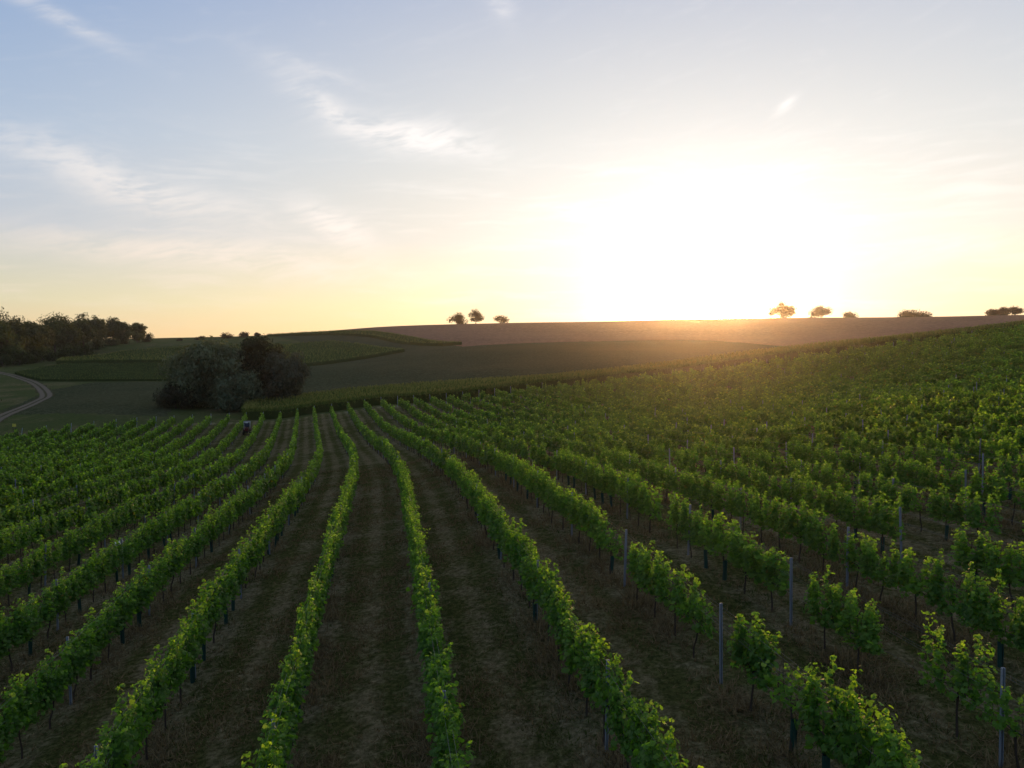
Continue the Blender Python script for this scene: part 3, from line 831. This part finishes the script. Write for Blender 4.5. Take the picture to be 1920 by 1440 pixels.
for lab, bx, H, W, n, sz, kw in [
    ("broad low tree, left one of three on the brown hill crest", (-38.6, 515), 6.6, 11, 650, .33, dict(clumps=14)),
    ("taller pointed tree, middle one of three on the brown hill crest", (-25.8, 517), 9.6, 9.5, 650, .33, dict(clumps=16, shape=1.6)),
    ("small round bush-like tree, right one of three on the hill crest", (-7.7, 522), 4.6, 9, 420, .3, dict(clumps=9)),
    ("airy wide tree on the crest just right of the sun", (201, 538), 10.6, 16, 1500, .33, dict(clumps=26)),
    ("bare thin tree on the crest at the left of the wide tree", (192, 538), 8.6, 6, 160, .25, dict(clumps=12)),
    ("gnarled tree with an open arching crown on the right crest", (229, 538), 8.4, 14, 900, .33, dict(clumps=15)),
    ("low dark bush on the crest right of the gnarled tree", (250, 538), 2.6, 9, 400, .3, dict(clumps=10, trunk_h=.1)),
    ("long low hedge bush on the crest, far right of the sun", (290, 531), 3.6, 12, 700, .32, dict(clumps=14, trunk_h=.08)),
    ("low scrub trailing from the long hedge bush on the crest", (300.5, 531), 2.4, 8, 260, .3, dict(clumps=9, trunk_h=.08)),
    ("small tree at left of the crest group at right picture edge", (344, 521), 4.0, 8, 600, .32, dict(clumps=12)),
    ("middle tree of the crest group at the right picture edge", (352, 521), 4.6, 7, 600, .32, dict(clumps=12)),
    ("rightmost tree of the crest group at the right picture edge", (361, 521), 5.0, 8, 600, .32, dict(clumps=12))]:
    az_ = math.atan2(bx[0], bx[1]); rs = np.arange(430, 640, 2.0)
    ex_ = np.arctan2(gz(rs * math.sin(az_), rs * math.cos(az_)) - CAM_Z, rs); r_ = float(rs[int(np.argmax(ex_))]) - 3
    bx = (r_ * math.sin(az_), r_ * math.cos(az_)); H *= 1.05; W *= 1.18; n = int(n * 3.0); sz *= 1.15
    a = dict(clumps=14, trunk_h=.05, droop=.15, shape=.5, thin=.6, group="trees on the hill crest"); a.update(kw)
    tree("crest_tree", lab, "tree", bx, H, W, n, sz, SK, int(bx[0] * 7) % 991, **a)
for i, (x, y, H, W) in enumerate([(-216, 470, 2.4, 6), (-205, 478, 3.0, 9), (-190, 482, 4.6, 14), (-178, 482, 5.0, 12), (-170, 484, 4.2, 8)]):
    tree("crest_shrub", "%s shrub from the left on the low skyline above the willow" % ORD(i + 1), "bush", (x, y), H * .6, W * .6, 800, .33, SK, 600 + i, clumps=10, trunk_h=.1, group="shrubs on the skyline above the willows")
for i, (x, y, H, W) in enumerate([(-118, 168, 2.0, 6), (-113, 160, 1.8, 5), (-110, 152, 1.6, 4)]):
    tree("track_shrub", "%s weedy shrub from the back beside the bend of the track" % ORD(i + 1), "bush", (x - 5, y), H, W, 900, .16, ((.02, .032, .009), (.05, .07, .02)), 640 + i, clumps=12, trunk_h=.08, group="shrubs beside the track")

# ------------------------------------------------------------------ small things
M_RED = material("red_paint", flat((.10, .018, .016)), .45)
M_BLACK = material("rubber", flat((.02, .02, .02)), .8)
M_WHITE = material("white_paint", flat((.55, .55, .53)), .5)
M_NAVY = material("dark_plastic", flat((.035, .04, .06)), .5)
M_YELLOW = material("yellow_board", flat((.55, .45, .06)), .6)
M_GREYP = material("pale_plastic", flat((.42, .44, .44)), .6)
def tractor():
    y = 113.0; x = float(-15.75 + cX(y)); z = float(gz(x, y))
    root = empty("tractor", (x, y, z), rad(16)); root.scale = (.86, .86, .86)
    tag(root, "small red tractor with white roof frame parked between far vine rows", "tractor")
    def part(nm, mat_, f, parent=root, smooth=False):
        mb = MB(); f(mb); return mb.obj(nm, mat_, parent, smooth)
    part("hood", M_RED, lambda m: (m.box((0, -.95, .98), (.62, 1.15, .5), taper=.9), m.box((0, -1.54, .9), (.56, .06, .4))))
    part("chassis", M_BLACK, lambda m: (m.box((0, -.3, .55), (.42, 2.2, .36)), m.box((0, .45, .75), (.9, .7, .3))))
    part("roof", M_NAVY, lambda m: (m.box((0, .45, 2.24), (1.10, 1.12, .09)), m.box((0, .45, 2.30), (.9, .95, .05))))
    part("roof_rail", M_WHITE, lambda m: m.box((0, -.14, 2.23), (1.16, .06, .12)))
    for s in (-1, 1):
        for yy in (-.1, 1.0):
            part("roof_post", M_WHITE, lambda m: m.tube([(s * .5, yy, .85), (s * .5, yy * .95 + .02, 1.5), (s * .52, yy, 2.2)], [.03, .03, .03], 6))
        part("fender", M_RED, lambda m: m.tube([(s * .5, -.1, .72), (s * .5, .1, 1.08), (s * .5, .5, 1.2), (s * .5, .9, 1.05)], [.1, .12, .12, .1], 5))
        for yy, rr_ in ((.5, .52), (-1.15, .34)):
            w = part("wheel", M_BLACK, lambda m: m.tube([(s * .42, yy, rr_), (s * .46, yy, rr_), (s * .66, yy, rr_), (s * .70, yy, rr_)], [rr_ * .85, rr_, rr_, rr_ * .85], 18))
            part("rim", M_RED, lambda m: m.tube([(s * .69, yy, rr_), (s * .715, yy, rr_)], [rr_ * .5, rr_ * .45], 12), w)
    part("seat", M_NAVY, lambda m: (m.box((0, .55, 1.05), (.45, .42, .12)), m.box((0, .76, 1.33), (.44, .1, .5), rx=-.12)))
    part("steering_wheel", M_BLACK, lambda m: (m.tube([(0, -.2, 1.0), (0, .05, 1.35)], [.025, .025], 6), m.tube([(.17 * math.cos(t), .06 + .1 * math.sin(t), 1.36 + .13 * math.sin(t)) for t in np.linspace(0, 6.28, 15)], np.full(15, .015), 5)))
    part("windscreen", M_NAVY, lambda m: m.box((0, -.12, 1.75), (.92, .03, .75)))
    part("lamp_board", M_WHITE, lambda m: m.box((-.05, -.2, 2.1), (.42, .05, .16)))
    return x, y
tx, ty = tractor()
def small(nm, label, cat, loc, fs, rz=0):
    e = empty(nm, (loc[0], loc[1], float(gz(*loc))), rz); tag(e, label, cat)
    for pn, mt, f in fs:
        mb = MB(); f(mb); mb.obj(pn, mt, e)
small("spray_tank", "pale plastic tank on the ground in front of the tractor", "tank", (tx - 1.0, ty - 3.2),
      [("tank", M_GREYP, lambda m: m.tube([(-.42, 0, .42), (-.38, 0, .42), (.38, 0, .42), (.42, 0, .42)], [.26, .32, .32, .26], 12)),
       ("skid", M_BLACK, lambda m: (m.box((0, -.2, .06), (.9, .08, .12)), m.box((0, .2, .06), (.9, .08, .12)))),
       ("filler_cap", M_BLACK, lambda m: m.tube([(0, 0, .72), (0, 0, .80)], [.11, .10], 10))])
yw = 33.0; xw = float(-12.4 + cX(yw))
small("valve_box", "small white-topped box on dark stakes between the left vine rows", "box", (xw, yw),
      [("cabinet", M_NAVY, lambda m: m.box((0, 0, .62), (.26, .22, .40))),
       ("lid", M_WHITE, lambda m: (m.box((0, 0, .845), (.34, .30, .05), rx=.22), m.box((-.06, -.13, .78), (.10, .02, .06)))),
       ("stake", M_BLACK, lambda m: m.box((-.1, 0, .2), (.05, .05, .5))),
       ("stake", M_BLACK, lambda m: m.box((.1, 0, .2), (.05, .05, .5)))], rad(20))
pm = MB(); Yp = np.arange(12, 48, .8); Xp = -12.15 + cX(Yp) + .08 * np.sin(Yp * .7)
pm.tube(np.stack([Xp, Yp, gz(Xp, Yp) + .16 + .05 * np.sin(Yp * .5)], 1), np.full(len(Yp), .022), 5)
tag(pm.obj("irrigation_pipe", M_GREYP), "pale irrigation pipe lying along the aisle beside the white-topped box", "pipe")
small("field_sign", "small yellow board on stakes at the left edge by the track", "sign", (-84.0, 121.5),
      [("board", M_YELLOW, lambda m: m.box((0, 0, .85), (.75, .03, .48))),
       ("stake", M_BARK, lambda m: m.box((-.28, .03, .4), (.04, .04, 1.0))),
       ("stake", M_BARK, lambda m: m.box((.28, .03, .4), (.04, .04, 1.0)))], rad(-12))

# ------------------------------------------------------------------ evening haze
def haze():
    m = bpy.data.materials.new("haze"); m.use_nodes = True
    nt = m.node_tree; nt.nodes.clear(); E.nt = nt
    out = E.n("ShaderNodeOutputMaterial"); v = E.n("ShaderNodeVolumePrincipled")
    v.inputs["Color"].default_value = (1.0, .94, .88, 1); v.inputs["Density"].default_value = HAZE; v.inputs["Anisotropy"].default_value = .88
    nt.links.new(v.outputs[0], out.inputs["Volume"])
    mb = MB(); mb.box((0, 0, 10.0), (3300, 3300, 74))
    tag(mb.obj("haze", m), kind="stuff")
HAZE = 0.00010
haze()
